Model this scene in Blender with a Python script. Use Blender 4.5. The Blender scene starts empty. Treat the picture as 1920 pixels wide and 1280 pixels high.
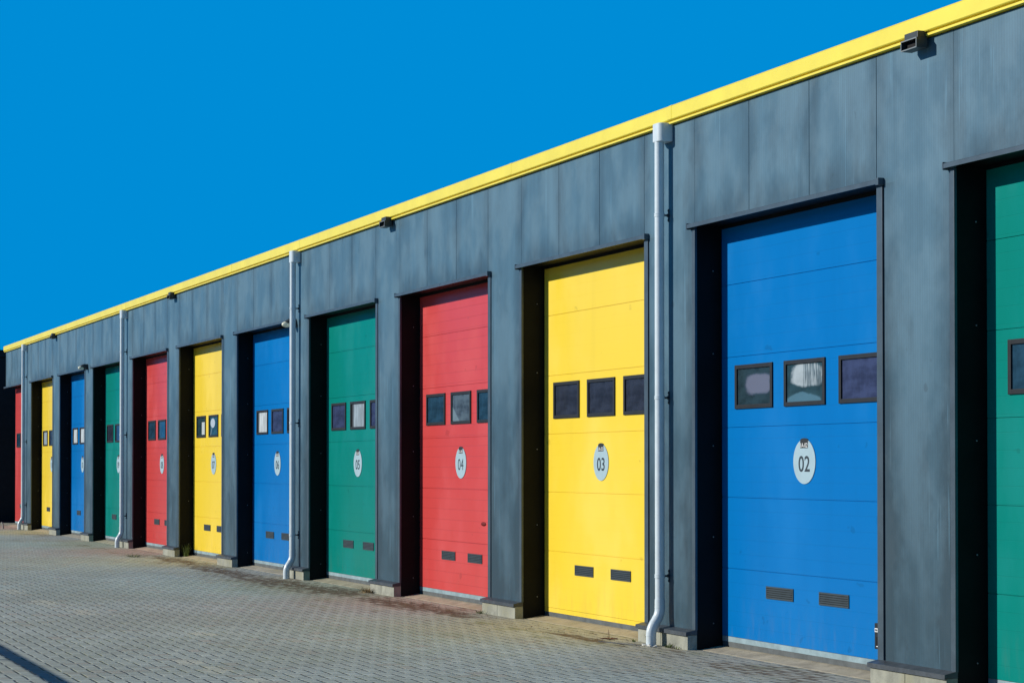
import bpy, bmesh, math, random
from mathutils import Vector, Matrix
random.seed(7)
S = bpy.context.scene
COL = S.collection
PI = math.pi

# ---------------------------------------------------------------- node helpers
class NT:
    def __init__(self, tree):
        self.t = tree; self.n = tree.nodes; self.l = tree.links
    def new(self, typ, **kw):
        nd = self.n.new(typ)
        for k, v in kw.items(): setattr(nd, k, v)
        return nd
    def put(self, sock, v):
        if hasattr(v, 'is_linked') or isinstance(v, bpy.types.NodeSocket): self.l.new(v, sock)
        else: sock.default_value = v
    def m(self, op, a, b=None, c=None, clamp=False):
        nd = self.new('ShaderNodeMath', operation=op); nd.use_clamp = clamp
        self.put(nd.inputs[0], a)
        if b is not None: self.put(nd.inputs[1], b)
        if c is not None: self.put(nd.inputs[2], c)
        return nd.outputs[0]
    def mix(self, f, a, b, blend='MIX'):
        nd = self.new('ShaderNodeMix', data_type='RGBA', blend_type=blend)
        self.put(nd.inputs[0], f)
        self.put(nd.inputs[6], a if not isinstance(a, tuple) else (*a, 1)[:4])
        self.put(nd.inputs[7], b if not isinstance(b, tuple) else (*b, 1)[:4])
        return nd.outputs[2]
    def pos(self):
        return self.new('ShaderNodeNewGeometry').outputs['Position']
    def gen(self):
        return self.new('ShaderNodeTexCoord').outputs['Generated']
    def sep(self, v):
        nd = self.new('ShaderNodeSeparateXYZ'); self.l.new(v, nd.inputs[0]); return nd.outputs
    def comb(self, x, y, z):
        nd = self.new('ShaderNodeCombineXYZ')
        for i, v in enumerate((x, y, z)): self.put(nd.inputs[i], v)
        return nd.outputs[0]
    def scale(self, v, s):
        nd = self.new('ShaderNodeVectorMath', operation='MULTIPLY')
        self.l.new(v, nd.inputs[0]); nd.inputs[1].default_value = s; return nd.outputs[0]
    def noise(self, v, s=(1, 1, 1), detail=4, rough=.6):
        nd = self.new('ShaderNodeTexNoise'); nd.inputs['Scale'].default_value = 1
        nd.inputs['Detail'].default_value = detail; nd.inputs['Roughness'].default_value = rough
        self.l.new(self.scale(v, s), nd.inputs['Vector']); return nd.outputs['Fac']
    def ramp(self, f, lo, hi, a=0., b=1.):
        nd = self.new('ShaderNodeMapRange', interpolation_type='SMOOTHSTEP')
        self.put(nd.inputs[0], f)
        for i, v in enumerate((lo, hi, a, b)): nd.inputs[i+1].default_value = v
        return nd.outputs[0]
    def block(self, x, y, cx, cy, rx, ry, jit):                # rounded rectangle
        dx = self.m('POWER', self.m('ABSOLUTE', self.m('DIVIDE', self.m('SUBTRACT', x, cx), rx)), 3.5)
        dy = self.m('POWER', self.m('ABSOLUTE', self.m('DIVIDE', self.m('SUBTRACT', y, cy), ry)), 3.5)
        return self.m('ADD', self.m('POWER', self.m('ADD', dx, dy), .2857), jit)
    def blob(self, x, y, cx, cy, rx, ry, jit=None):
        dx = self.m('DIVIDE', self.m('SUBTRACT', x, cx), rx)
        dy = self.m('DIVIDE', self.m('SUBTRACT', y, cy), ry)
        d = self.m('SQRT', self.m('ADD', self.m('MULTIPLY', dx, dx), self.m('MULTIPLY', dy, dy)))
        if jit is not None: d = self.m('ADD', d, jit)
        return d

def material(name):
    m = bpy.data.materials.new(name); m.use_nodes = True
    t = NT(m.node_tree); p = m.node_tree.nodes['Principled BSDF']
    return m, t, p

def simple(name, col, rough=.5, spec=.5, metal=0., var=.12, nscale=8., bump=0., bscale=40.):
    m, t, p = material(name)
    g = t.pos()
    n = t.noise(g, (nscale,)*3, 5)
    k = t.ramp(n, .3, .7, 1-var, 1+var)
    c = t.new('ShaderNodeVectorMath', operation='SCALE'); c.inputs[0].default_value = col; t.put(c.inputs['Scale'], k)
    t.l.new(c.outputs[0], p.inputs['Base Color'])
    p.inputs['Roughness'].default_value = rough; p.inputs['Specular IOR Level'].default_value = spec
    p.inputs['Metallic'].default_value = metal
    if bump:
        b = t.new('ShaderNodeBump'); b.inputs['Strength'].default_value = bump; b.inputs['Distance'].default_value = .004
        t.l.new(t.noise(g, (bscale,)*3, 6), b.inputs['Height']); t.l.new(b.outputs[0], p.inputs['Normal'])
    return m

# ---------------------------------------------------------------- materials
def cladding(name, base, streak=.35):
    m, t, p = material(name)
    g = t.pos(); x, y, z = t.sep(g)
    s1 = t.ramp(t.noise(g, (4.5, 4.5, .22), 5, .6), .36, .66)          # tall weather streaks
    s2 = t.ramp(t.noise(g, (17, 17, .5), 3, .6), .35, .7)
    bl = t.ramp(t.noise(g, (1.9, 1.9, 1.3), 5, .62), .36, .64)           # chalky blotches
    sm = t.ramp(t.noise(g, (7, 7, 5), 2, .5), .70, .76)                # small dark smudges
    sm2 = t.ramp(t.noise(g, (2.2, 2.2, 11), 3, .6), .72, .77)          # scuffs
    k = t.m('ADD', t.m('MULTIPLY', s1, .42*streak), t.m('MULTIPLY', s2, .12*streak))
    k = t.m('ADD', k, t.m('MULTIPLY', bl, .70*streak))
    cl = t.ramp(t.noise(t.scale(g, (1, 1, .8)), (2.7, 2.7, 1.7), 5, .65), .50, .68); k = t.m('SUBTRACT', k, t.m('MULTIPLY', cl, .20))
    k = t.m('MAXIMUM', k, 0.0)
    # paler towards the top: sky reflection painted into the sheet colour
    sky_pale = t.ramp(t.m('ADD', z, t.m('MULTIPLY', t.noise(g, (2.5, 2.5, .3), 3), 1.6)), 1.0, 4.6)
    k = t.m('ADD', k, t.m('MULTIPLY', sky_pale, .62))
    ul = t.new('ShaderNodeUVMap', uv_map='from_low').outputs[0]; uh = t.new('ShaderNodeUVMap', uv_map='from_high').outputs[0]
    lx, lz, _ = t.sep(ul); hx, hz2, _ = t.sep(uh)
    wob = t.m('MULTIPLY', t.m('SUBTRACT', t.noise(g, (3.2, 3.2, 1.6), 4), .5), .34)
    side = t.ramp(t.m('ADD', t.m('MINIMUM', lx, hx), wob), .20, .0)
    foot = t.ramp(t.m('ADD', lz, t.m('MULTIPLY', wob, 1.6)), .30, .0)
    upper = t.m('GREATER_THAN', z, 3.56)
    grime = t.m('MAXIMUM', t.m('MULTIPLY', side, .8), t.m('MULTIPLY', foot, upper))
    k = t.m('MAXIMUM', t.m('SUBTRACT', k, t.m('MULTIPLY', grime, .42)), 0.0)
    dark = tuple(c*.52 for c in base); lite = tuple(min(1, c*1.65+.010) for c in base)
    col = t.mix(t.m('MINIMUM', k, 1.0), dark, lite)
    col = t.mix(t.m('MULTIPLY', t.m('MAXIMUM', sm, t.m('MULTIPLY', sm2, .6)), .4), col, tuple(c*.42 for c in base))
    # fine vertical ribbing of the sheet
    w = t.m('SINE', t.m('MULTIPLY', x, 2*PI/.030))
    col = t.mix(t.m('MULTIPLY', t.ramp(w, -.2, .9), .10), col, tuple(c*.45 for c in base))
    run = t.m('MULTIPLY', t.ramp(t.noise(g, (26, 26, .55), 2, .4), .62, .68), t.ramp(t.noise(g, (1.5, 1.5, 1.1), 3), .46, .60))
    col = t.mix(t.m('MULTIPLY', run, .22), col, tuple(c*3.2+.02 for c in base))
    t.l.new(col, p.inputs['Base Color'])
    t.l.new(t.ramp(bl, 0, 1, .42, .52), p.inputs['Roughness'])
    p.inputs['Specular IOR Level'].default_value = .5
    b = t.new('ShaderNodeBump'); b.inputs['Strength'].default_value = .25; b.inputs['Distance'].default_value = .0015
    t.l.new(t.m('ADD', t.m('MULTIPLY', w, .25), t.m('MULTIPLY', t.noise(g, (1.1, 1.1, .8), 2), 9)), b.inputs['Height'])
    t.l.new(b.outputs[0], p.inputs['Normal'])
    return m

def doorpaint(name, col, pale, rib=.12, rk=.10, spec=.4):
    m, t, p = material(name)
    g = t.pos(); x, y, z = t.sep(g)
    n1 = t.ramp(t.noise(g, (1.2, 1.2, .7), 4), .4, .75)
    n2 = t.ramp(t.noise(g, (6, 6, .6), 4), .45, .8)
    c = t.mix(t.m('MULTIPLY', n1, .30), col, pale)
    c = t.mix(t.m('MULTIPLY', n2, .15), c, tuple(v*.75 for v in col))
    spots = t.ramp(t.noise(g, (5, 5, 7), 2, .5), .715, .75)
    c = t.mix(t.m('MULTIPLY', spots, .35), c, tuple(v*.5 for v in col))
    # faint dirt splashed up the foot of the door
    foot = t.m('MULTIPLY', t.ramp(z, .55, .10), t.ramp(t.noise(g, (14, 14, 3), 4), .45, .75))
    c = t.mix(t.m('MULTIPLY', foot, .14), c, (.16, .14, .11))
    fr = t.m('SUBTRACT', t.m('FRACT', t.m('DIVIDE', t.m('SUBTRACT', z, .095), rib)), .5)
    line = t.ramp(t.m('ABSOLUTE', fr), .46, .5)
    c = t.mix(t.m('MULTIPLY', line, rk*1.5), c, tuple(v*.5 for v in col))
    t.l.new(c, p.inputs['Base Color'])
    t.l.new(t.ramp(n1, 0, 1, .30, .42), p.inputs['Roughness'])
    p.inputs['Specular IOR Level'].default_value = spec
    w = t.m('SINE', t.m('MULTIPLY', z, 2*PI/.012))
    b = t.new('ShaderNodeBump'); b.inputs['Strength'].default_value = .3; b.inputs['Distance'].default_value = .0012
    h = t.m('ADD', t.m('MULTIPLY', line, -1.0), t.m('MULTIPLY', w, .12))
    h = t.m('ADD', h, t.m('MULTIPLY', t.noise(g, (2.2, 2.2, 2.2), 2), 5))
    t.l.new(h, b.inputs['Height']); t.l.new(b.outputs[0], p.inputs['Normal'])
    return m

def paving():
    m, t, p = material('block_paving')
    g = t.pos(); x, y, z = t.sep(g)
    W = .108
    jx = t.m('MULTIPLY', t.m('SUBTRACT', t.noise(g, (1.1, 1.1, 1), 3), .5), .05)
    jy = t.m('MULTIPLY', t.m('SUBTRACT', t.noise(g, (1.3, .9, 3), 3), .5), .05)
    u = t.m('DIVIDE', t.m('ADD', x, jx), W); v = t.m('DIVIDE', t.m('ADD', y, jy), W)
    i = t.m('FLOOR', u); j = t.m('FLOOR', v); fu = t.m('SUBTRACT', u, i); fv = t.m('SUBTRACT', v, j)
    k = t.m('FLOORED_MODULO', t.m('SUBTRACT', i, j), 4.0)
    hz = t.m('LESS_THAN', k, 1.5)                                    # block lies along x
    k1 = t.m('COMPARE', k, 1.0, .1); k2 = t.m('COMPARE', k, 2.0, .1)
    uu = t.m('ADD', fu, k1); vv = t.m('ADD', fv, k2)
    eu = t.m('MINIMUM', uu, t.m('SUBTRACT', t.m('ADD', 1.0, hz), uu))
    ev = t.m('MINIMUM', vv, t.m('SUBTRACT', t.m('SUBTRACT', 2.0, hz), vv))
    e = t.m('MINIMUM', eu, ev)
    wn = t.new('ShaderNodeTexWhiteNoise', noise_dimensions='3D')
    t.l.new(t.comb(t.m('SUBTRACT', i, k1), t.m('SUBTRACT', j, k2), hz), wn.inputs['Vector'])
    r = wn.outputs['Value']
    # base block colour
    c = t.mix(r, (.410, .475, .440), (.515, .580, .535))
    rs = t.m('GREATER_THAN', r, .93); c = t.mix(t.m('MULTIPLY', rs, .55), c, (.40, .33, .27))
    grain = t.noise(g, (90, 90, 90), 3); c = t.mix(t.ramp(grain, .3, .7, 0, .35), c, (.31, .325, .29))
    big = t.ramp(t.noise(g, (.45, .7, 1), 5), .36, .64); c = t.mix(t.m('MULTIPLY', big, .50), c, (.315, .345, .29))
    # brown silt and moss gathered in a belt along the wall
    edge = t.m('ADD', y, t.m('MULTIPLY', t.m('SUBTRACT', t.noise(g, (.45, .9, 1), 4), .5), 1.9))
    belt = t.ramp(edge, -1.8, -.25)
    c = t.mix(t.m('MULTIPLY', belt, .60), c, (.42, .365, .255))
    jit = t.m('MULTIPLY', t.m('SUBTRACT', t.noise(g, (2.5, 5, 1), 5), .5), 2.6)
    st = None
    for (cx, cy, rx, ry) in ((-30.8, -.50, 2.6, .28), (-27.6, -.55, 2.0, .40), (-25.6, -.42, 1.5, .38), (-22.9, -.42, 1.5, .30), (-21.4, -.40, .9, .20), (-34.5, -.35, 2.0, .25), (-17.8, -.40, .7, .12)):
        d = t.ramp(t.blob(x, y, cx, cy, rx, ry, jit), 1.15, .45)
        st = d if st is None else t.m('MAXIMUM', st, d)
    st = t.m('MULTIPLY', st, t.ramp(t.noise(g, (5, 9, 1), 4), .33, .52))
    c = t.mix(t.m('MULTIPLY', st, .9), c, (.105, .068, .038))
    gm = t.m('MULTIPLY', t.ramp(edge, -2.2, -.3), t.ramp(t.noise(g, (1.2, 2.6, 1), 5), .54, .70))
    c = t.mix(t.m('MULTIPLY', gm, .55), c, (.20, .205, .07))
    # odd pale replacement blocks
    pj = t.m('MULTIPLY', t.m('SUBTRACT', r, .5), 1.2)
    pl = None
    for (cx, cy, rx, ry) in ((-27.0, -4.1, .5, .13), (-24.5, -4.09, .5, .13), (-22.8, -3.98, .5, .14), (-16.7, -4.23, .22, .10), (-16.0, -4.2, .32, .12), (-15.1, -4.08, .2, .12), (-19.5, -3.5, .25, .1)):
        d = t.m('LESS_THAN', t.blob(x, y, cx, cy, rx, ry, pj), 1.0)
        pl = d if pl is None else t.m('MAXIMUM', pl, d)
    c = t.mix(t.m('MULTIPLY', pl, .55), c, (.60, .60, .48))
    # joints, partly mossy
    jt = t.ramp(e, .115, .03)
    mo = t.ramp(t.noise(g, (1.6, 1.6, 1), 4), .45, .62)
    jc = t.mix(mo, (.085, .092, .090), (.14, .155, .06))
    soil = t.m('MAXIMUM', st, t.m('MULTIPLY', belt, t.ramp(t.noise(g, (.8, 1.6, 1), 4), .50, .62)))
    jt = t.ramp(t.m('SUBTRACT', e, t.m('MULTIPLY', soil, t.m('MULTIPLY', t.noise(g, (6, 6, 1), 3), .42))), .115, .03)
    jc = t.mix(soil, jc, (.13, .088, .050))
    jm = t.ramp(t.noise(g, (3.1, 3.1, 1), 4), .30, .55, .30, .8)
    c = t.mix(t.m('MULTIPLY', jt, jm), c, jc)
    t.l.new(c, p.inputs['Base Color'])
    p.inputs['Roughness'].default_value = .85; p.inputs['Specular IOR Level'].default_value = .25
    b = t.new('ShaderNodeBump'); b.inputs['Strength'].default_value = .8; b.inputs['Distance'].default_value = .008
    h = t.m('ADD', t.ramp(e, .0, .14), t.m('MULTIPLY', r, .35)); h = t.m('ADD', h, t.m('MULTIPLY', grain, .25))
    t.l.new(h, b.inputs['Height']); t.l.new(b.outputs[0], p.inputs['Normal'])
    return m

def concrete(name, col, mossy=.5):
    m, t, p = material(name)
    g = t.pos()
    a = t.noise(g, (6, 6, 6), 6); s = t.noise(g, (35, 35, 5), 4); mo = t.ramp(t.noise(g, (3, 3, 3), 5), .48, .7)
    c = t.mix(t.ramp(a, .3, .7), tuple(v*.72 for v in col), tuple(v*1.15 for v in col))
    c = t.mix(t.m('MULTIPLY', t.ramp(s, .55, .75), .45), c, tuple(v*.5 for v in col))
    c = t.mix(t.m('MULTIPLY', mo, mossy), c, (.19, .18, .09))
    t.l.new(c, p.inputs['Base Color']); p.inputs['Roughness'].default_value = .9; p.inputs['Specular IOR Level'].default_value = .2
    b = t.new('ShaderNodeBump'); b.inputs['Strength'].default_value = .6; b.inputs['Distance'].default_value = .004
    t.l.new(t.noise(g, (60, 60, 60), 5), b.inputs['Height']); t.l.new(b.outputs[0], p.inputs['Normal'])
    return m

def pane(name, base, kind, lite=(.42, .50, .55), rough=.12):
    """double-walled door glazing; what is behind, on or reflected in it drawn in the pane's own coordinates"""
    m, t, p = material(name)
    g = t.gen(); x, y, z = t.sep(g)
    n = t.noise(g, (3, 1, 3), 4); fine = t.noise(g, (40, 1, 1.2), 3)
    c = t.mix(t.ramp(n, .35, .65), tuple(v*.75 for v in base), tuple(v*1.25 for v in base))
    j = t.m('MULTIPLY', t.m('SUBTRACT', n, .5), .7)
    rg = rough
    if kind == 'oval':  # rounded cloudy reflection painted into the pane colour
        k = t.ramp(t.block(x, z, .62, .56, .40, .30, j), 1.12, .72)
        c = t.mix(t.m('MULTIPLY', k, .85), c, (.105, .125, .205)); rg = t.ramp(k, 0, 1, rough, .5)
    if kind == 'drip':  # streaky cloudy reflection, likewise painted into the colour
        k = t.ramp(t.block(x, z, .56, .70, .44, .31, j), 1.08, .84)
        dr = t.ramp(fine, .40, .55); right = t.ramp(x, .42, .50)
        k = t.m('MULTIPLY', k, t.m('SUBTRACT', 1.0, t.m('MULTIPLY', right, t.m('MULTIPLY', dr, .75))))
        k2 = t.ramp(t.blob(x, z, .45, -.05, .52, .30, j), 1.06, .88)
        c = t.mix(t.m('MULTIPLY', k, t.ramp(n, .3, .7, .75, 1.)), c, (.34, .41, .46)); c = t.mix(t.m('MULTIPLY', k2, .7), c, (.10, .22, .31))
        rg = t.ramp(k, 0, 1, rough, .6)
    if kind == 'curtain':
        f = t.ramp(t.noise(g, (7, 1, .9), 3), .3, .7)
        c = t.mix(f, tuple(v*.55 for v in lite), lite); rg = .5
        lf = t.ramp(x, .22, .10); c = t.mix(lf, c, base)
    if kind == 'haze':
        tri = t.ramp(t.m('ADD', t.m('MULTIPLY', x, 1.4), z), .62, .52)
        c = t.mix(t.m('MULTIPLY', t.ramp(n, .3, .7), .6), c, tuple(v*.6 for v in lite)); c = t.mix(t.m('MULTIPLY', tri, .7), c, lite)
    if kind == 'card':
        k = t.m('MULTIPLY', t.m('GREATER_THAN', x, .55), t.m('MULTIPLY', t.m('LESS_THAN', z, .75), t.m('GREATER_THAN', z, .06)))
        c = t.mix(k, c, lite)
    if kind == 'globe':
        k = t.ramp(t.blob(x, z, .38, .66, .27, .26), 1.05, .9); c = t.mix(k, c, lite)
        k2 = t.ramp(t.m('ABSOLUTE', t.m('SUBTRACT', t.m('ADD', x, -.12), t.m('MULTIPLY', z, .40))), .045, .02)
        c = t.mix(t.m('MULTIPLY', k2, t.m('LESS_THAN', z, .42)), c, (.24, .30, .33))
    if kind == 'plain':
        c = t.mix(t.m('MULTIPLY', t.ramp(fine, .5, .8), .25), c, tuple(v*1.6 for v in base))
    t.l.new(c, p.inputs['Base Color']); t.put(p.inputs['Roughness'], rg); p.inputs['Specular IOR Level'].default_value = .5
    return m

M = {}
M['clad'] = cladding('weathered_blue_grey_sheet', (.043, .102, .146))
M['clad_dark'] = simple('dark_core', (.014, .018, .022), .5, .4)
M['trim'] = simple('grey_blue_trim', (.050, .080, .108), .4, .5, var=.15, nscale=5)
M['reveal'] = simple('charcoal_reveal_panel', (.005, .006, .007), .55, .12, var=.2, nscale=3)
M['sill'] = simple('slate_sill', (.050, .062, .075), .45, .5, var=.25, nscale=12, bump=.3)
M['yellow'] = doorpaint('yellow_door_paint', (.88, .64, .045), (.91, .70, .16), .12, .03)
M['red'] = doorpaint('red_door_paint', (.59, .060, .058), (.68, .11, .12), .12, .34)
M['blue'] = doorpaint('blue_door_paint', (.0, .158, .475), (.0, .20, .56), .12, .12, .2)
M['green'] = doorpaint('green_door_paint', (.0, .205, .172), (.0, .25, .26), .12, .12, .2)
M['coping'] = simple('yellow_coping_paint', (.85, .71, .075), .38, .5, var=.06, nscale=2)
M['pvc'] = simple('pale_grey_plastic', (.64, .73, .78), .30, .5, var=.05, nscale=9)
M['steel'] = simple('dark_bracket_steel', (.03, .04, .05), .45, .5)
M['seal_pale'] = simple('pale_aluminium_rail', (.25, .35, .39), .55, .3, var=.18, nscale=7)
M['seal_dark'] = simple('rubber_seal', (.10, .115, .12), .6, .3, var=.2)
M['frame'] = simple('window_frame_plastic', (.017, .021, .027), .5, .25, var=.12)
M['vent'] = simple('vent_plastic', (.044, .062, .074), .5, .3)
M['black'] = simple('black_recess', (.006, .006, .007), .6, .2)
M['plate'] = simple('pale_sign_plate', (.35, .49, .56), .45, .4, var=.04)
M['ink'] = simple('dark_lettering', (.032, .048, .062), .5, .3, var=.03)
M['white'] = simple('white_lettering', (.82, .84, .85), .5, .3, var=.03)
M['tagdark'] = simple('dark_tag', (.030, .035, .040), .5, .2)
M['plinth'] = concrete('plinth_concrete', (.33, .34, .29), .5)
M['apron'] = concrete('apron_mortar', (.42, .37, .27), .45)
M['paving'] = paving()
M['roof'] = simple('roof_felt', (.10, .10, .10), .9, .2)
M['lampblack'] = simple('lamp_housing', (.030, .038, .040), .45, .5)
M['lamprim'] = simple('lamp_rim', (.16, .19, .20), .5, .5)
M['opal'] = simple('opal_globe', (.70, .72, .56), .3, .5, var=.08, nscale=30)
M['galv'] = simple('galvanised_rail', (.35, .37, .38), .45, .5, .6)
M['farclad'] = simple('black_cladding', (.012, .014, .018), .6, .3, var=.2)
M['grass'] = simple('weed_green', (.10, .14, .035), .7, .2, var=.3, nscale=20)
M['drygrass'] = simple('weed_dry', (.36, .27, .15), .8, .2, var=.3, nscale=20)
M['redweed'] = simple('weed_reddish', (.13, .06, .035), .8, .2)
M['litter'] = simple('litter_pale', (.62, .62, .58), .7, .3, var=.2, nscale=30)
M['stake'] = simple('stake_grey', (.33, .32, .30), .7, .3)
M['reddark'] = simple('red_hollow_shade', (.16, .010, .010), .6, .2)  # shade inside the recessed handle, painted as dark red
PANE = dict(
    purple=pane('glazing_purple', (.040, .056, .125), 'plain'),
    slate=pane('glazing_slate', (.028, .036, .058), 'plain'),
    blue=pane('glazing_blue', (.018, .055, .095), 'plain'),
    oval=pane('glazing_oval_reflection', (.022, .045, .060), 'oval'),
    drip=pane('glazing_dripping_reflection', (.025, .060, .080), 'drip'),
    curtain=pane('glazing_white_curtain', (.03, .04, .05), 'curtain', (.55, .62, .66)),
    greycurtain=pane('glazing_grey_curtain', (.015, .02, .025), 'curtain', (.30, .38, .44)),
    haze=pane('glazing_hazy', (.06, .09, .13), 'haze', (.20, .29, .35)),
    card=pane('glazing_white_card', (.022, .055, .070), 'card', (.60, .68, .70)),
    globe=pane('glazing_white_disc', (.030, .080, .100), 'globe', (.52, .60, .66)))

# ---------------------------------------------------------------- mesh helpers
class MB:
    def __init__(self): self.bm = bmesh.new(); self.mi = 0
    def _tag(self, fs):
        for f in fs: f.material_index = self.mi
    def box(self, x0, x1, y0, y1, z0, z1, bev=0.):
        vs = [self.bm.verts.new(c) for c in ((x0,y0,z0),(x1,y0,z0),(x1,y1,z0),(x0,y1,z0),(x0,y0,z1),(x1,y0,z1),(x1,y1,z1),(x0,y1,z1))]
        fs = [self.bm.faces.new([vs[i] for i in q]) for q in ((0,3,2,1),(4,5,6,7),(0,1,5,4),(1,2,6,5),(2,3,7,6),(3,0,4,7))]
        self._tag(fs)
        if bev:
            es = list({e for f in fs for e in f.edges})
            r = bmesh.ops.bevel(self.bm, geom=es, offset=bev, segments=2, affect='EDGES', profile=.6)
            self._tag(r['faces'])
        return vs
    def sheet(self, x0, x1, y0, y1, z0, z1, low=None):
        """a flat cladding sheet; two uv layers hold the metres to its left/bottom and right/top edges"""
        vs = self.box(x0, x1, y0, y1, z0, z1)
        ua = self.bm.loops.layers.uv.get('from_low') or self.bm.loops.layers.uv.new('from_low')
        ub = self.bm.loops.layers.uv.get('from_high') or self.bm.loops.layers.uv.new('from_high')
        for v in vs:
            for lp in v.link_loops:
                lp[ua].uv = (v.co.x-x0, v.co.z-(z0 if low is None else low)); lp[ub].uv = (x1-v.co.x, z1-v.co.z)
    def prism(self, prof, x0, x1):           # profile of (y, z) swept along x
        a = [self.bm.verts.new((x0, y, z)) for y, z in prof]; b = [self.bm.verts.new((x1, y, z)) for y, z in prof]
        n = len(prof); fs = []
        for i in range(n): fs.append(self.bm.faces.new((a[i], a[(i+1) % n], b[(i+1) % n], b[i])))
        fs.append(self.bm.faces.new(list(reversed(a)))); fs.append(self.bm.faces.new(b)); self._tag(fs)
    def tube(self, pts, rad, seg=20, caps=True):
        pts = [Vector(p) for p in pts]; rings = []
        for i, p in enumerate(pts):
            d = (pts[min(i+1, len(pts)-1)] - pts[max(i-1, 0)]).normalized()
            ref = Vector((1, 0, 0)) if abs(d.x) < .9 else Vector((0, 0, 1))
            u = d.cross(ref).normalized(); w = d.cross(u)
            r = rad[i] if isinstance(rad, (list, tuple)) else rad
            rings.append([self.bm.verts.new(p + u*(r*math.cos(2*PI*k/seg)) + w*(r*math.sin(2*PI*k/seg))) for k in range(seg)])
        fs = []
        for a, b in zip(rings, rings[1:]):
            for k in range(seg):
                f = self.bm.faces.new((a[k], a[(k+1) % seg], b[(k+1) % seg], b[k])); f.smooth = True; fs.append(f)
        if caps:
            cp = [[self.bm.verts.new(v.co) for v in rr] for rr in (rings[0], rings[-1])]
            fs.append(self.bm.faces.new(list(reversed(cp[0])))); fs.append(self.bm.faces.new(cp[1]))
        self._tag(fs)
    def ellipsoid(self, c, r, zmin=-1., zmax=1., seg=20, rows=12):
        c = Vector(c); rings = []
        for i in range(rows+1):
            zz = zmin + (zmax-zmin)*i/rows if (zmin, zmax) != (-1., 1.) else -math.cos(PI*i/rows)
            q = math.sqrt(max(0.0004, 1-zz*zz))
            rings.append([self.bm.verts.new((c.x+r[0]*q*math.cos(2*PI*k/seg), c.y+r[1]*q*math.sin(2*PI*k/seg), c.z+r[2]*zz)) for k in range(seg)])
        fs = []
        for a, b in zip(rings, rings[1:]):
            for k in range(seg):
                f = self.bm.faces.new((a[k], a[(k+1) % seg], b[(k+1) % seg], b[k])); f.smooth = True; fs.append(f)
        fs.append(self.bm.faces.new(list(reversed(rings[0])))); fs.append(self.bm.faces.new(rings[-1])); self._tag(fs)
    def disc(self, cx, cz, r, y0, y1, seg=48, rz=None):
        rz = rz or r
        a = [self.bm.verts.new((cx+r*math.cos(2*PI*k/seg), y0, cz+rz*math.sin(2*PI*k/seg))) for k in range(seg)]
        b = [self.bm.verts.new((v.co.x, y1, v.co.z)) for v in a]
        fs = [self.bm.faces.new(a), self.bm.faces.new(list(reversed(b)))]
        for k in range(seg): fs.append(self.bm.faces.new((a[k], b[k], b[(k+1) % seg], a[(k+1) % seg])))
        self._tag(fs)
    def text(self, s, cx, cz, y, height, width=None, bold=.0):
        cu = bpy.data.curves.new('t', 'FONT'); cu.body = s; cu.size = 1; cu.extrude = 0; cu.offset = bold
        ob = bpy.data.objects.new('t', cu); COL.objects.link(ob)
        dg = bpy.context.evaluated_depsgraph_get(); me = bpy.data.meshes.new_from_object(ob.evaluated_get(dg))
        xs = [v.co.x for v in me.vertices]; ys = [v.co.y for v in me.vertices]
        x0, x1, y0, y1 = min(xs), max(xs), min(ys), max(ys)
        sz = height/(y1-y0); sx = width/(x1-x0) if width else sz
        vs = [self.bm.verts.new((cx+(v.co.x-(x0+x1)/2)*sx, y, cz+(v.co.y-(y0+y1)/2)*sz)) for v in me.vertices]
        fs = []
        for pgn in me.polygons:
            try: fs.append(self.bm.faces.new([vs[k] for k in pgn.vertices]))
            except ValueError: pass
        self._tag(fs)
        COL.objects.unlink(ob); bpy.data.objects.remove(ob); bpy.data.curves.remove(cu); bpy.data.meshes.remove(me)
    def build(self, name, mats, parent=None, origin=None, label=None):
        if not isinstance(mats, (list, tuple)): mats = [mats]
        self.bm.normal_update()
        if origin is None:
            cs = [v.co for v in self.bm.verts]
            origin = Vector(((min(c.x for c in cs)+max(c.x for c in cs))/2, (min(c.y for c in cs)+max(c.y for c in cs))/2, min(c.z for c in cs)))
        origin = Vector(origin)
        bmesh.ops.translate(self.bm, verts=self.bm.verts, vec=-origin)
        if name != 'door_number': bmesh.ops.recalc_face_normals(self.bm, faces=self.bm.faces)
        me = bpy.data.meshes.new(name); self.bm.to_mesh(me); self.bm.free()
        for m in mats: me.materials.append(m)
        ob = bpy.data.objects.new(name, me); COL.objects.link(ob)
        ob['_o'] = tuple(origin)
        if parent is not None: ob.parent = parent; ob.location = origin - Vector(parent['_o'])
        else: ob.location = origin
        if label: ob['label'] = label
        return ob

def thing(name, loc, label, cat, group=None):
    o = bpy.data.objects.new(name, None); COL.objects.link(o); o.empty_display_size = .2
    o.location = loc; o['_o'] = tuple(loc); o['label'] = label; o['category'] = cat
    if group: o['group'] = group
    return o
def tag(o, label, cat, group=None):
    o['label'] = label; o['category'] = cat
    if group: o['group'] = group
    return o

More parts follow.
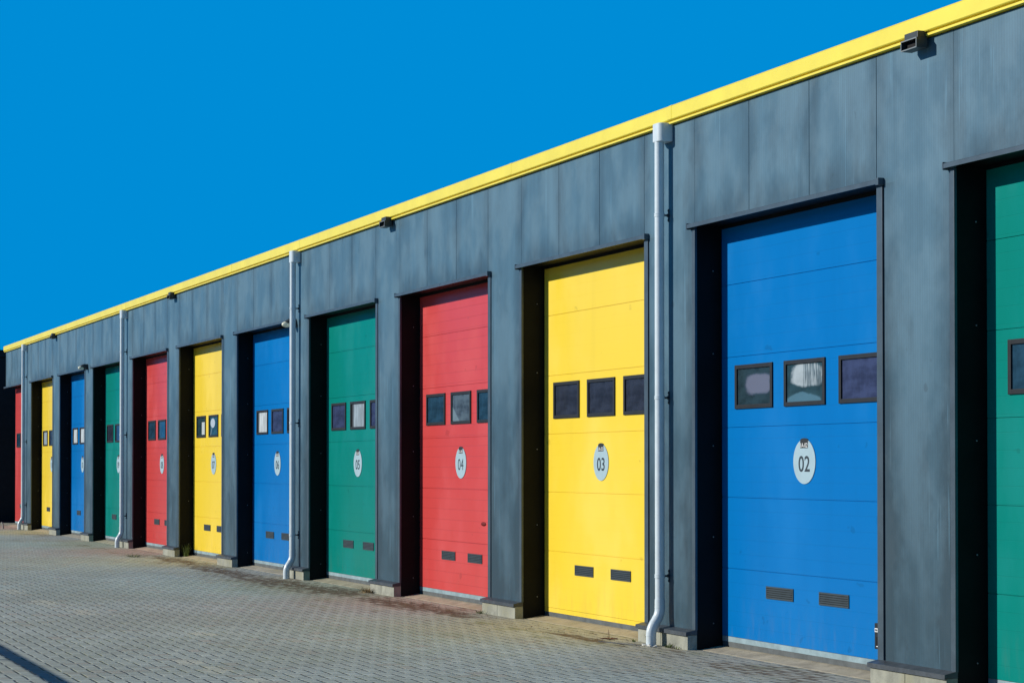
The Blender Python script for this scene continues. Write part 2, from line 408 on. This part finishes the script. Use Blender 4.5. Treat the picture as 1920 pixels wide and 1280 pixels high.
# ---------------------------------------------------------------- layout (metres)
# x along the facade, y into the building, z up.  L = left edge of each opening, R = right edge
L = {1:-12.311, 2:-16.246, 3:-20.216, 4:-24.135, 5:-28.043, 6:-32.031, 7:-36.059, 8:-40.033, 9:-44.127, 10:-48.184, 11:-52.282, 12:-56.519}
R = {1:-9.35, 2:-13.311, 3:-17.259, 4:-21.180, 5:-25.081, 6:-29.03, 7:-33.007, 8:-37.013, 9:-41.10, 10:-45.097, 11:-49.174, 12:-53.45}
COLR = {1:'green', 2:'blue', 3:'yellow', 4:'red', 5:'green', 6:'blue', 7:'yellow', 8:'red', 9:'green', 10:'blue', 11:'yellow', 12:'red'}
GL = {1:('blue','blue','blue'), 2:('oval','drip','purple'), 3:('slate','slate','slate'), 4:('blue','haze','blue'), 5:('purple','greycurtain','purple'),
      6:('curtain','purple','slate'), 7:('card','globe','slate'), 8:('blue','blue','blue'), 9:('slate','slate','blue'), 10:('curtain','curtain','slate'),
      11:('greycurtain','slate','slate'), 12:('blue','blue','blue')}
XA, XB = -56.56, -8.25
DY = .25          # door plane behind the wall face
ZT = 4.49         # top of cladding
ZO = 3.58         # top of opening

# ---------------------------------------------------------------- ground
mb = MB(); s = 900
vs = [mb.bm.verts.new(c) for c in ((-s,-s,0),(s,-s,0),(s,s,0),(-s,s,0))]; mb.bm.faces.new(vs)
g = mb.build('ground', M['paving'], origin=(0,0,0)); g['kind'] = 'structure'
mb = MB()
for i in L:
    mb.prism([(.03,-.02),(.34,-.02),(.34,.030),(.22,.030),(.05,.003)], L[i]+.004, R[i]-.004)
g = mb.build('pavement', M['apron']); g['kind'] = 'structure'

# ---------------------------------------------------------------- the building
B = thing('warehouse_building', ((XA+XB)/2, 6, 0), 'long low blue grey metal warehouse with coloured sectional doors and a yellow roof edge', 'building')
mb = MB(); mb.box(XA+.002, XB-.002, .31, 14, -.02, 4.47); mb.build('wall', M['farclad'], B)
mb = MB(); mb.box(XA-.03, XB+.03, .28, 14.1, 4.472, 4.60); mb.build('roof', M['roof'], B)
# yellow coping: broad face, dark groove, thin drip strip
mb = MB()
prof = [(.275,4.652),(-.045,4.652),(-.056,4.640),(-.056,4.534),(-.050,4.528),(-.020,4.528),(-.020,4.513),(-.040,4.515),(-.040,4.499),(.275,4.499)]
mb.prism(prof, XA-.03, XB+.06)
for xj in (-16.62, -20.4, -28.35, -32.2, -40.45, -44.4, -52.85):
    mb.prism([(y-.0015 if y < 0 else y-.01, z+(.0015 if z > 4.6 else 0)) for y, z in prof[:4]] + [(-.03, 4.531), (.26, 4.60)], xj-.035, xj+.035)
mb.build('roof_coping', M['coping'], B)

# piers (index i = pier on the right of door i) with their jambs, sills and plinths
for i in L:
    x0 = R[i]; x1 = L[i-1] if i > 1 else XB
    mb = MB()
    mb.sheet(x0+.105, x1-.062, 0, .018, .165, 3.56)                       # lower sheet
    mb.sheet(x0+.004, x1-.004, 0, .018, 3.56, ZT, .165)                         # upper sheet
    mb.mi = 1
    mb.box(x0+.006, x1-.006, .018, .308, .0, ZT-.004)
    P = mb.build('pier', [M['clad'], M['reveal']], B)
    mb = MB(); mb.box(x0, x0+.078, -.003, .020, .165, 3.556, .003); mb.build('jamb_trim', M['trim'], P)
    if i > 1:
        mb = MB(); mb.box(x1-.058, x1, -.003, .020, .165, 3.556, .003); mb.build('jamb_trim', M['trim'], P)
        for zz in (.22, .95, 1.72, 2.5, 3.2):
            mb = MB(); mb.ellipsoid((x1+.001, .17, zz), (.006, .006, .006), seg=8, rows=5)
            mb.build('screw', M['galv'], P)
    mb = MB()
    xm = x0 + (x1-x0)*.47
    mb.box(x0+.01, xm-.003, -.070, .29, -.02, .124, .004); mb.box(xm+.003, x1-.008, -.070, .29, -.02, .124, .004)
    mb.build('plinth', M['plinth'], P)
    mb = MB()
    mb.prism([(.016,.170),(-.002,.168),(-.088,.150),(-.090,.118),(-.084,.118),(-.082,.126),(.016,.126)], x0-.004, x1-.001)
    mb.build('sill', M['sill'], P)

# fascia over every door, lintel trim
for i in L:
    x0, x1 = L[i], R[i]; mb = MB(); w = (x1-x0)/3
    for k in range(3):
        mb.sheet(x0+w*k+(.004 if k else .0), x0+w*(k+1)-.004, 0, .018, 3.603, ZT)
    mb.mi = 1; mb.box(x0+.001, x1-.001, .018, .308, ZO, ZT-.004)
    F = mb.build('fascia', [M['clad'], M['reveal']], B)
    mb = MB()
    mb.prism([(0,3.600),(-.040,3.596),(-.046,3.590),(-.046,3.560),(-.040,3.560),(-.038,3.578),(.012,3.578),(.012,3.600)], x0-.075, x1+.098)
    mb.box(x1+.062, x1+.100, -.0475, .001, 3.553, 3.603)
    mb.box(x0-.077, x0-.064, -.0475, .001, 3.550, 3.603)
    mb.build('lintel_trim', M['trim'], F)

# doors
SE = [.118, .690, 1.285, 1.872, 2.462, 3.072, 3.66]
for i in L:
    x0, x1 = L[i]+.004, R[i]-.004; cm = COLR[i]
    mb = MB()
    for a, b in zip(SE, SE[1:]):
        mb.box(x0+.003, x1-.003, DY, DY+.045, a+.0022, b-.0022, .0012)
    mb.box(x0+.003, x1-.003, DY+.007, DY+.043, SE[0]+.004, SE[-1]-.005)
    words = {'yellow':'bright yellow', 'red':'red', 'blue':'blue', 'green':'green'}[cm]
    D = mb.build('door', M[cm], B, origin=((x0+x1)/2, DY, .05), label='%s sectional warehouse door%s' % (words, (' numbered %02d' % i) if i > 1 else ' beside the right end of the row'))
    # windows
    ox = L[i]; wd = R[i]-L[i]; sc = wd/2.935
    for k, off in enumerate((.262, 1.111, 1.977 if i in (1, 2) else 1.960)):
        a = ox+off*sc; b = a+.653; z0, z1 = 2.024, 2.390; fw, fh = .036, .034
        mb = MB()
        mb.box(a, a+fw, DY-.014, DY+.02, z0, z1, .004); mb.box(b-fw, b, DY-.014, DY+.02, z0, z1, .004)
        mb.box(a+fw-.001, b-fw+.001, DY-.0135, DY+.02, z1-fh, z1-.0005, .003); mb.box(a+fw-.001, b-fw+.001, DY-.0135, DY+.02, z0+.0005, z0+fh, .003)
        mb.build('window_frame', M['frame'], D)
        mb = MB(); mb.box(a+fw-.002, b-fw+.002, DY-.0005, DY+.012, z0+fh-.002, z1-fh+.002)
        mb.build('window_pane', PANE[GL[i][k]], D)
    for off in (.797, 1.660):
        a = ox+off*sc; b = a+.450; mb = MB(); z0, z1 = .474, .574
        mb.box(a, b, DY-.008, DY+.004, z0, z0+.014); mb.box(a, b, DY-.008, DY+.004, z1-.012, z1)
        mb.box(a, a+.012, DY-.0078, DY+.004, z0+.014, z1-.012); mb.box(b-.012, b, DY-.0078, DY+.004, z0+.014, z1-.012)
        for q in range(4):
            zz = z0+.019+q*.0172
            mb.prism([(DY-.012, zz), (DY-.001, zz+.011), (DY-.0005, zz+.013), (DY-.010, zz+.003)], a+.012, b-.012)
        mb.mi = 1; mb.box(a+.002, b-.002, DY-.0015, DY+.003, z0+.002, z1-.002)
        mb.build('vent_grille', [M['vent'], M['black']], D)
    # number plate
    cx = ox+1.432*sc; cz = 1.584; mb = MB()
    mb.disc(cx, cz, .176, DY-.006, DY-.001)
    mb.mi = 1; mb.text('%02d' % i, cx, cz-.018, DY-.0068, .126, .180, .0 if i == 4 else .012)
    mb.mi = 2; mb.box(cx-.061, cx+.061, DY-.0075, DY-.002, 1.690, 1.757); mb.disc(cx, 1.752, .061, DY-.0074, DY-.0021, 24, .016)
    mb.mi = 3; mb.text('1A-%02d' % i, cx, 1.713, DY-.0082, .035, .112)
    mb.build('number_plate', [M['plate'], M['ink'], M['tagdark'], M['white']], D)
    # bottom rail and rubber foot
    mb = MB(); pale = i not in (3,)
    if not pale: mb.mi = 0
    mb.box(x0+.003, x1-.003, DY+.001, DY+.044, .074, .1178); mb.build('bottom_rail', M['seal_pale'] if pale else M['yellow'], D)
    mb = MB(); mb.box(x0+.003, x1-.003, DY+.003, DY+.043, .024, .0735); mb.build('bottom_seal', M['seal_dark'], D)
    mb = MB(); mb.box(x0+.003, x1-.003, DY-.020, DY-.004, 3.552, 3.577); mb.build('head_seal', M['reveal'], D)
    if i == 2:
        kx = -13.715; mb = MB()
        mb.box(kx, kx+.13, DY-.035, DY, .205, .395, .004)
        mb.mi = 1; mb.box(kx+.026, kx+.105, DY-.038, DY-.033, .230, .295)
        mb.mi = 2; mb.box(kx+.006, kx+.048, DY-.0375, DY-.033, .330, .358); mb.box(kx+.054, kx+.105, DY-.0375, DY-.033, .330, .358)
        mb.box(kx+.03, kx+.09, DY-.0385, DY-.033, .2225, .228)
        mb.mi = 1
        for q in range(4): mb.box(kx+.011+q*.009, kx+.017+q*.009, DY-.0382, DY-.036, .336, .352)
        mb.build('pull_handle', [M['frame'], M['black'], M['white']], D, label='dark recessed handle box with small white stickers')
    if i == 4:
        mb = MB(); mb.ellipsoid((-21.97, DY-.002, .912), (.075, .014, .022)); 
        mb.build('pull_handle', M['reddark'], D, label='small oval recessed handle with its shade painted dark red')

# ---------------------------------------------------------------- downpipes
def downpipe(x, label):
    T = thing('downpipe', (x, -.09, 0), label, 'downpipe', 'white downpipes down the piers')
    mb = MB()
    # hopper head: rounded-front box
    n = 10; w, dpt = .086, .132; pr = [(x+w, -.001), (x-w, -.001)]
    rc = .055
    for k in range(n+1):
        a = PI + PI/2*k/n; pr.append((x-w+rc+rc*math.cos(a), -dpt+rc+rc*math.sin(a)))
    for k in range(n+1):
        a = 1.5*PI + PI/2*k/n; pr.append((x+w-rc+rc*math.cos(a), -dpt+rc+rc*math.sin(a)))
    lo = [mb.bm.verts.new((a, b, 4.352)) for a, b in pr]; hi = [mb.bm.verts.new((a, b, 4.512)) for a, b in pr]
    for k in range(len(pr)):
        f = mb.bm.faces.new((lo[k], lo[(k+1) % len(pr)], hi[(k+1) % len(pr)], hi[k])); f.smooth = False
    mb.bm.faces.new(lo); mb.bm.faces.new(hi)
    o = mb.build('hopper_head', M['pvc'], T)
    b = o.modifiers.new('bevel', 'BEVEL'); b.width = .006; b.segments = 2; b.limit_method = 'ANGLE'; b.angle_limit = math.radians(50)
    mb = MB()
    mb.tube([(x, -.09, 4.36), (x, -.09, 4.0), (x, -.09, .37)], .0415, 28)
    y1, y2 = -.09, -.174
    path = [Vector((y1, .40)), Vector((y1, .272)), Vector((y2, .142)), Vector((y2, -.01))]
    pts = [(x, y1, .40), (x, y1, .33)]
    for k in (1, 2):
        A, Bq, Cq = path[k-1], path[k], path[k+1]; da = (A-Bq).normalized()*.052; dc = (Cq-Bq).normalized()*.052
        for q in range(9):
            f = q/8; v = (Bq+da)*(1-f)**2 + Bq*2*f*(1-f) + (Bq+dc)*f*f; pts.append((x, v.x, v.y))
    pts += [(x, y2, .05), (x, y2, -.01)]
    mb.build('pipe', M['pvc'], T)
    mb = MB(); mb.tube(pts, .0445, 28)
    mb.tube([(x, y1, .333), (x, y1, .327)], .0462, 28)
    mb.tube([(x, y2, .092), (x, y2, .087)], .0460, 28)
    a = Vector((x, y1, .272)); d = Vector((x, y2, .142))-a
    mb.tube([a+d*.33, a+d*.37], .0462, 28); mb.tube([a+d*.60, a+d*.64], .0462, 28)
    mb.build('offset_bend', M['pvc'], T)
    for zz in (3.72, 2.14, .60):
        mb = MB()
        mb.tube([(x, -.09, zz-.014), (x, -.09, zz-.006)], .0465, 28); mb.tube([(x, -.09, zz+.006), (x, -.09, zz+.014)], .0465, 28); mb.tube([(x, -.09, zz-.006), (x, -.09, zz+.006)], .0440, 28)
        mb.mi = 1; mb.tube([(x, -.046, zz), (x, -.004, zz)], .008, 10)
        mb.tube([(x, -.018, zz), (x, -.006, zz)], .015, 6)
        mb.box(x-.009, x+.009, -.006, -.0005, zz-.055, zz+.055)
        for q in (-.042, .042): mb.ellipsoid((x, -.008, zz+q), (.007, .006, .007), seg=8, rows=5)
        mb.build('bracket', [M['pvc'], M['steel']], T)
for x, lb in ((-16.754, 'white downpipe on the grey pier between the blue door 02 and yellow door 03'),
              (-28.540, 'white downpipe in front of the pier between green door 05 and blue door 06'),
              (-40.590, 'white downpipe between red door 08 and the far green door 09'),
              (-52.967, 'small far white downpipe between the farthest red door and yellow door, leftmost of the four')):
    downpipe(x, lb)

# ---------------------------------------------------------------- flood lights under the coping
def floodlight(x, label):
    T = thing('floodlight', (x, 0, 4.42), label, 'flood light', 'box flood lights under the yellow roof edge')
    mb = MB(); w = .10; y0, y1 = -.125, -.035; z0, z1 = 4.415, 4.485; th = .006
    mb.box(x-w, x+w, y0+.004, y1, z1-th, z1); mb.box(x-w, x+w, y0+.004, y1, z0, z0+th)
    mb.box(x-w, x-w+th, y0+.004, y1, z0+th, z1-th); mb.box(x+w-th, x+w, y0+.004, y1, z0+th, z1-th)
    mb.box(x-w+th, x+w-th, y1-.01, y1-.001, z0+th, z1-th)
    mb.build('lamp_housing', M['lampblack'], T)
    mb = MB(); a = .007
    mb.box(x-w-.001, x+w+.001, y0, y0+.0035, z1-a, z1+.001); mb.box(x-w-.001, x+w+.001, y0, y0+.0035, z0-.001, z0+a)
    mb.box(x-w-.001, x-w+a, y0, y0+.0035, z0+a, z1-a); mb.box(x+w-a, x+w+.001, y0, y0+.0035, z0+a, z1-a)
    mb.build('front_rim', M['lamprim'], T)
    mb = MB(); mb.box(x-w+.012, x+w-.012, y0+.04, y0+.044, z0+th+.002, z1-th-.002); mb.build('lamp_glass', M['black'], T)
    mb = MB(); mb.box(x-.085, x+.085, -.105, -.030, 4.487, 4.535, .004); mb.box(x-.05, x+.05, -.036, -.001, 4.43, 4.486); mb.build('mounting_box', M['lampblack'], T)
for x, lb in ((-12.68, 'dark box flood light at the top right of the photo, above blue door 02'),
              (-24.45, 'dark flood light under the roof edge between red door 04 and green door 05'),
              (-36.38, 'small flood light under the roof edge between yellow door 07 and red door 08'),
              (-48.68, 'tiny far flood light under the roof edge, nearest the far left end')):
    floodlight(x, lb)

def globelamp(x, z, label):
    T = thing('wall_lamp', (x, 0, z), label, 'wall lamp', 'white globe wall lamps beside blue doors')
    mb = MB(); mb.tube([(x, -.001, z+.01), (x, -.035, z+.01)], .062, 20)
    mb.tube([(x, -.03, z+.012), (x, -.07, z+.018), (x, -.115, z+.02)], [.052, .058, .040], 18)
    mb.ellipsoid((x, -.085, z+.006), (.064, .085, .052), 0., .999, 22, 8)
    mb.build('lamp_hood', M['lampblack'], T)
    mb = MB(); mb.ellipsoid((x, -.135, z-.012), (.052, .068, .042), seg=24, rows=14); mb.build('lamp_globe', M['opal'], T)
globelamp(-28.70, 3.52, 'globe wall lamp half hidden behind the downpipe by blue door 06')
globelamp(-44.72, 3.60, 'globe wall lamp with dark hood at the top of the pier beside blue door 10')

# ---------------------------------------------------------------- neighbouring building beyond the far end
N = thing('neighbouring_building', (-70, 5, 0), 'black clad building in shade beyond the far left end of the row', 'building')
mb = MB(); mb.box(-84, -60, -1.2, 14, -.02, 4.55); mb.build('wall', M['farclad'], N)
mb = MB(); mb.box(-84.1, -59.9, -1.3, 14.1, 4.551, 4.74); mb.build('roof', M['farclad'], N)
mb = MB()
for q in (-62.5, -67, -71.5): mb.box(q-3.2, q-.3, -1.24, -1.19, 0, 3.4)
mb.build('door', M['lampblack'], N)

# unseen block added behind the camera so lower sheets and doors mirror less sky
Y = thing('added_sky_blocker', (-60, -38, 0), 'long dark block added outside the view to cut the sky mirrored in the row', 'building')
mb = MB(); mb.box(-190, 40, -52, -36, 0, 7.0); mb.build('wall', M['farclad'], Y)  # body of the added block
mb = MB(); mb.box(-190.2, 40.2, -52.2, -35.8, 7.001, 7.35); mb.build('roof', M['roof'], Y)  # top of the added block
for k in range(12):
    mb = MB(); mb.box(-180+k*18, -175+k*18, -35.99, -35.94, 0, 4.2); mb.build('door', M['reveal'], Y)  # dark slabs on the added block, not real doors

# small leaning stake at the far corner
mb = MB(); mb.tube([(-53.62, -.46, 0), (-53.62, -.47, .12), (-53.66, -.50, .17)], [.022, .020, .014], 8)
tag(mb.build('stake', M['stake']), 'short grey stake on the paving by the far left corner of the row', 'stake')

# guard rail that throws the dark line across the lower left paving
T = thing('guard_rail', (-18, -7.62, 0), 'low galvanised tube rail standing left of the view whose shadow crosses the lower left paving', 'rail')
mb = MB(); mb.tube([(-29, -7.62, 1.0), (-15.0, -7.62, 1.0)], .032, 16); mb.build('handrail', M['galv'], T)
for q in (-28.9, -25.4, -21.9, -18.4, -15.1):
    mb = MB(); mb.tube([(q, -7.62, 0), (q, -7.62, .985)], .024, 12); mb.box(q-.06, q+.06, -7.68, -7.56, 0, .008); mb.build('post', M['galv'], T)

# ---------------------------------------------------------------- weeds and litter
def tuft(name, x, y, n, h, spread, mat, label, cat='weed', z=0.):
    mb = MB()
    for k in range(n):
        a = random.uniform(0, 2*PI); r = spread*random.uniform(.1, .6); bx, by = x+r*math.cos(a), y+r*math.sin(a)*.6
        hh = h*random.uniform(.4, 1.1); lean = spread*random.uniform(.2, 1.); la = a+random.uniform(-.6, .6); w = random.uniform(.0025, .006)
        px, py = math.cos(la+PI/2)*w, math.sin(la+PI/2)*w; prev = None
        for q in range(4):
            f = q/3; cx = bx+lean*f*f*math.cos(la); cy = by+lean*f*f*math.sin(la)*.6; cz = z+hh*(f-.15*f*f); ww = 1-f*.9
            cur = (mb.bm.verts.new((cx-px*ww, cy-py*ww, cz)), mb.bm.verts.new((cx+px*ww, cy+py*ww, cz)))
            if prev: mb.bm.faces.new((prev[0], prev[1], cur[1], cur[0]))
            prev = cur
    return tag(mb.build(name, mat), label, cat, 'weeds along the foot of the wall')
tuft('grass_tuft', -16.93, -.105, 22, .10, .07, M['grass'], 'thin green weed against the plinth just right of the nearest downpipe foot')
tuft('grass_tuft', -16.55, -.10, 26, .055, .09, M['grass'], 'low green weed against the plinth nearest the blue door 02')
tuft('grass_tuft', -16.40, -.10, 10, .03, .05, M['grass'], 'tiny weed at the right corner of the plinth by blue door 02')
tuft('grass_tuft', -25.05, -.12, 150, .085, .22, M['drygrass'], 'dry straw coloured grass clump by the plinth right of green door 05')
tuft('grass_tuft', -35.93, .10, 60, .26, .13, M['grass'], 'tall green grass in the dark corner left of yellow door 07', z=.01)
tuft('grass_tuft', -36.3, -.72, 60, .07, .30, M['grass'], 'small flat green patch of grass on the paving before yellow door 07')
tuft('grass_tuft', -21.1, -.12, 24, .05, .12, M['grass'], 'low green weed at the plinth right of red door 04')
tuft('grass_tuft', -17.20, -.13, 14, .03, .05, M['grass'], 'small bright weed at the left foot of the plinth beside yellow door 03')
mb = MB()
for k in range(9):
    a = k*.7; mb.tube([(-17.54, -.22, .002), (-17.54+.05*math.cos(a), -.22+.05*math.sin(a), .010), (-17.54+.10*math.cos(a), -.22+.08*math.sin(a), .004)], [.005, .004, .002], 6)
mb.tube([(-17.54, -.22, 0), (-17.545, -.22, .05), (-17.55, -.222, .085)], [.004, .003, .0015], 6)
tag(mb.build('plant', M['redweed']), 'small reddish weed with one upright stem on the paving before yellow door 03', 'weed', 'weeds along the foot of the wall')
for k in range(5):
    mb = MB(); cx, cy = -16.76+.055*k, -.235+.02*(k % 2)
    vs = [mb.bm.verts.new((cx+random.uniform(-.03, .03), cy+random.uniform(-.02, .02), z)) for z in (.003, .006, .022, .012, .018)]
    bmesh.ops.convex_hull(mb.bm, input=vs)
    tag(mb.build('litter', M['litter']), 'crumpled pale scrap lying at the foot of the nearest downpipe', 'litter', 'pale scraps at the nearest downpipe foot')
mb = MB(); mb.tube([(-16.80, -.235, .004), (-16.9, -.29, .004), (-17.15, -.36, .004), (-17.35, -.41, .004)], [.006, .007, .006, .003], 6)
tag(mb.build('twig', M['steel']), 'thin dark twig lying on the paving left of the nearest downpipe foot', 'twig')
# loose leaf crumbs in the silt belt: uncountable
mb = MB()
for k in range(900):
    cx = random.choice((random.gauss(-27.3, 1.6), random.gauss(-30.5, 1.6), random.gauss(-22.4, 1.1), random.gauss(-18.0, 1.2), random.uniform(-40, -14)))
    cy = -.12-abs(random.gauss(0, .28)); r = random.uniform(.004, .013); a = random.uniform(0, PI)
    p = [(cx+r*math.cos(a), cy+r*math.sin(a)), (cx-r*.5*math.sin(a), cy+r*.5*math.cos(a)), (cx-r*math.cos(a), cy-r*math.sin(a)), (cx+r*.5*math.sin(a), cy-r*.5*math.cos(a))]
    mb.bm.faces.new([mb.bm.verts.new((u, v, .004+random.uniform(0, .006))) for u, v in p])
o = mb.build('leaf_litter', M['redweed']); o['kind'] = 'stuff'

# ---------------------------------------------------------------- light
travel = Vector((.456, 1., -.46)).normalized()
sun = bpy.data.lights.new('sun', 'SUN'); sun.energy = 4.4; sun.angle = math.radians(.53); sun.color = (1., .95, .86)
so = bpy.data.objects.new('sun', sun); COL.objects.link(so); so.rotation_euler = travel.to_track_quat('-Z', 'Y').to_euler()
W = bpy.data.worlds.new('World'); S.world = W; W.use_nodes = True
t = NT(W.node_tree); bg = W.node_tree.nodes['Background']
d = t.new('ShaderNodeTexCoord').outputs['Generated']; _, _, dz = t.sep(d)
c = t.mix(t.ramp(dz, .22, .55), (0.0, .262, .672), (.0, .040, .15))
t.l.new(c, bg.inputs['Color']); bg.inputs['Strength'].default_value = 1.0

# ---------------------------------------------------------------- camera
F = 4010/1920; vx, cx0 = -612., 960.
th = math.atan((cx0-vx)/4010)
cam = bpy.data.cameras.new('camera'); co = bpy.data.objects.new('camera', cam); COL.objects.link(co)
cam.sensor_width = 36; cam.lens = 36*F; cam.clip_end = 3000; cam.clip_start = .05
pit = math.radians(1.0)
cam.shift_y = (233-4010*math.tan(pit))/1920
co.location = (0, -8.03, 1.55)
fwd = Vector((-math.cos(th)*math.cos(pit), math.sin(th)*math.cos(pit), math.sin(pit)))
co.rotation_euler = fwd.to_track_quat('-Z', 'Y').to_euler()
S.camera = co
S.view_settings.view_transform = 'Standard'; S.view_settings.look = 'None'
S.view_settings.exposure = 0; S.view_settings.gamma = 1
S.cycles.max_bounces = 8
for o in bpy.data.objects:
    if '_o' in o: del o['_o']
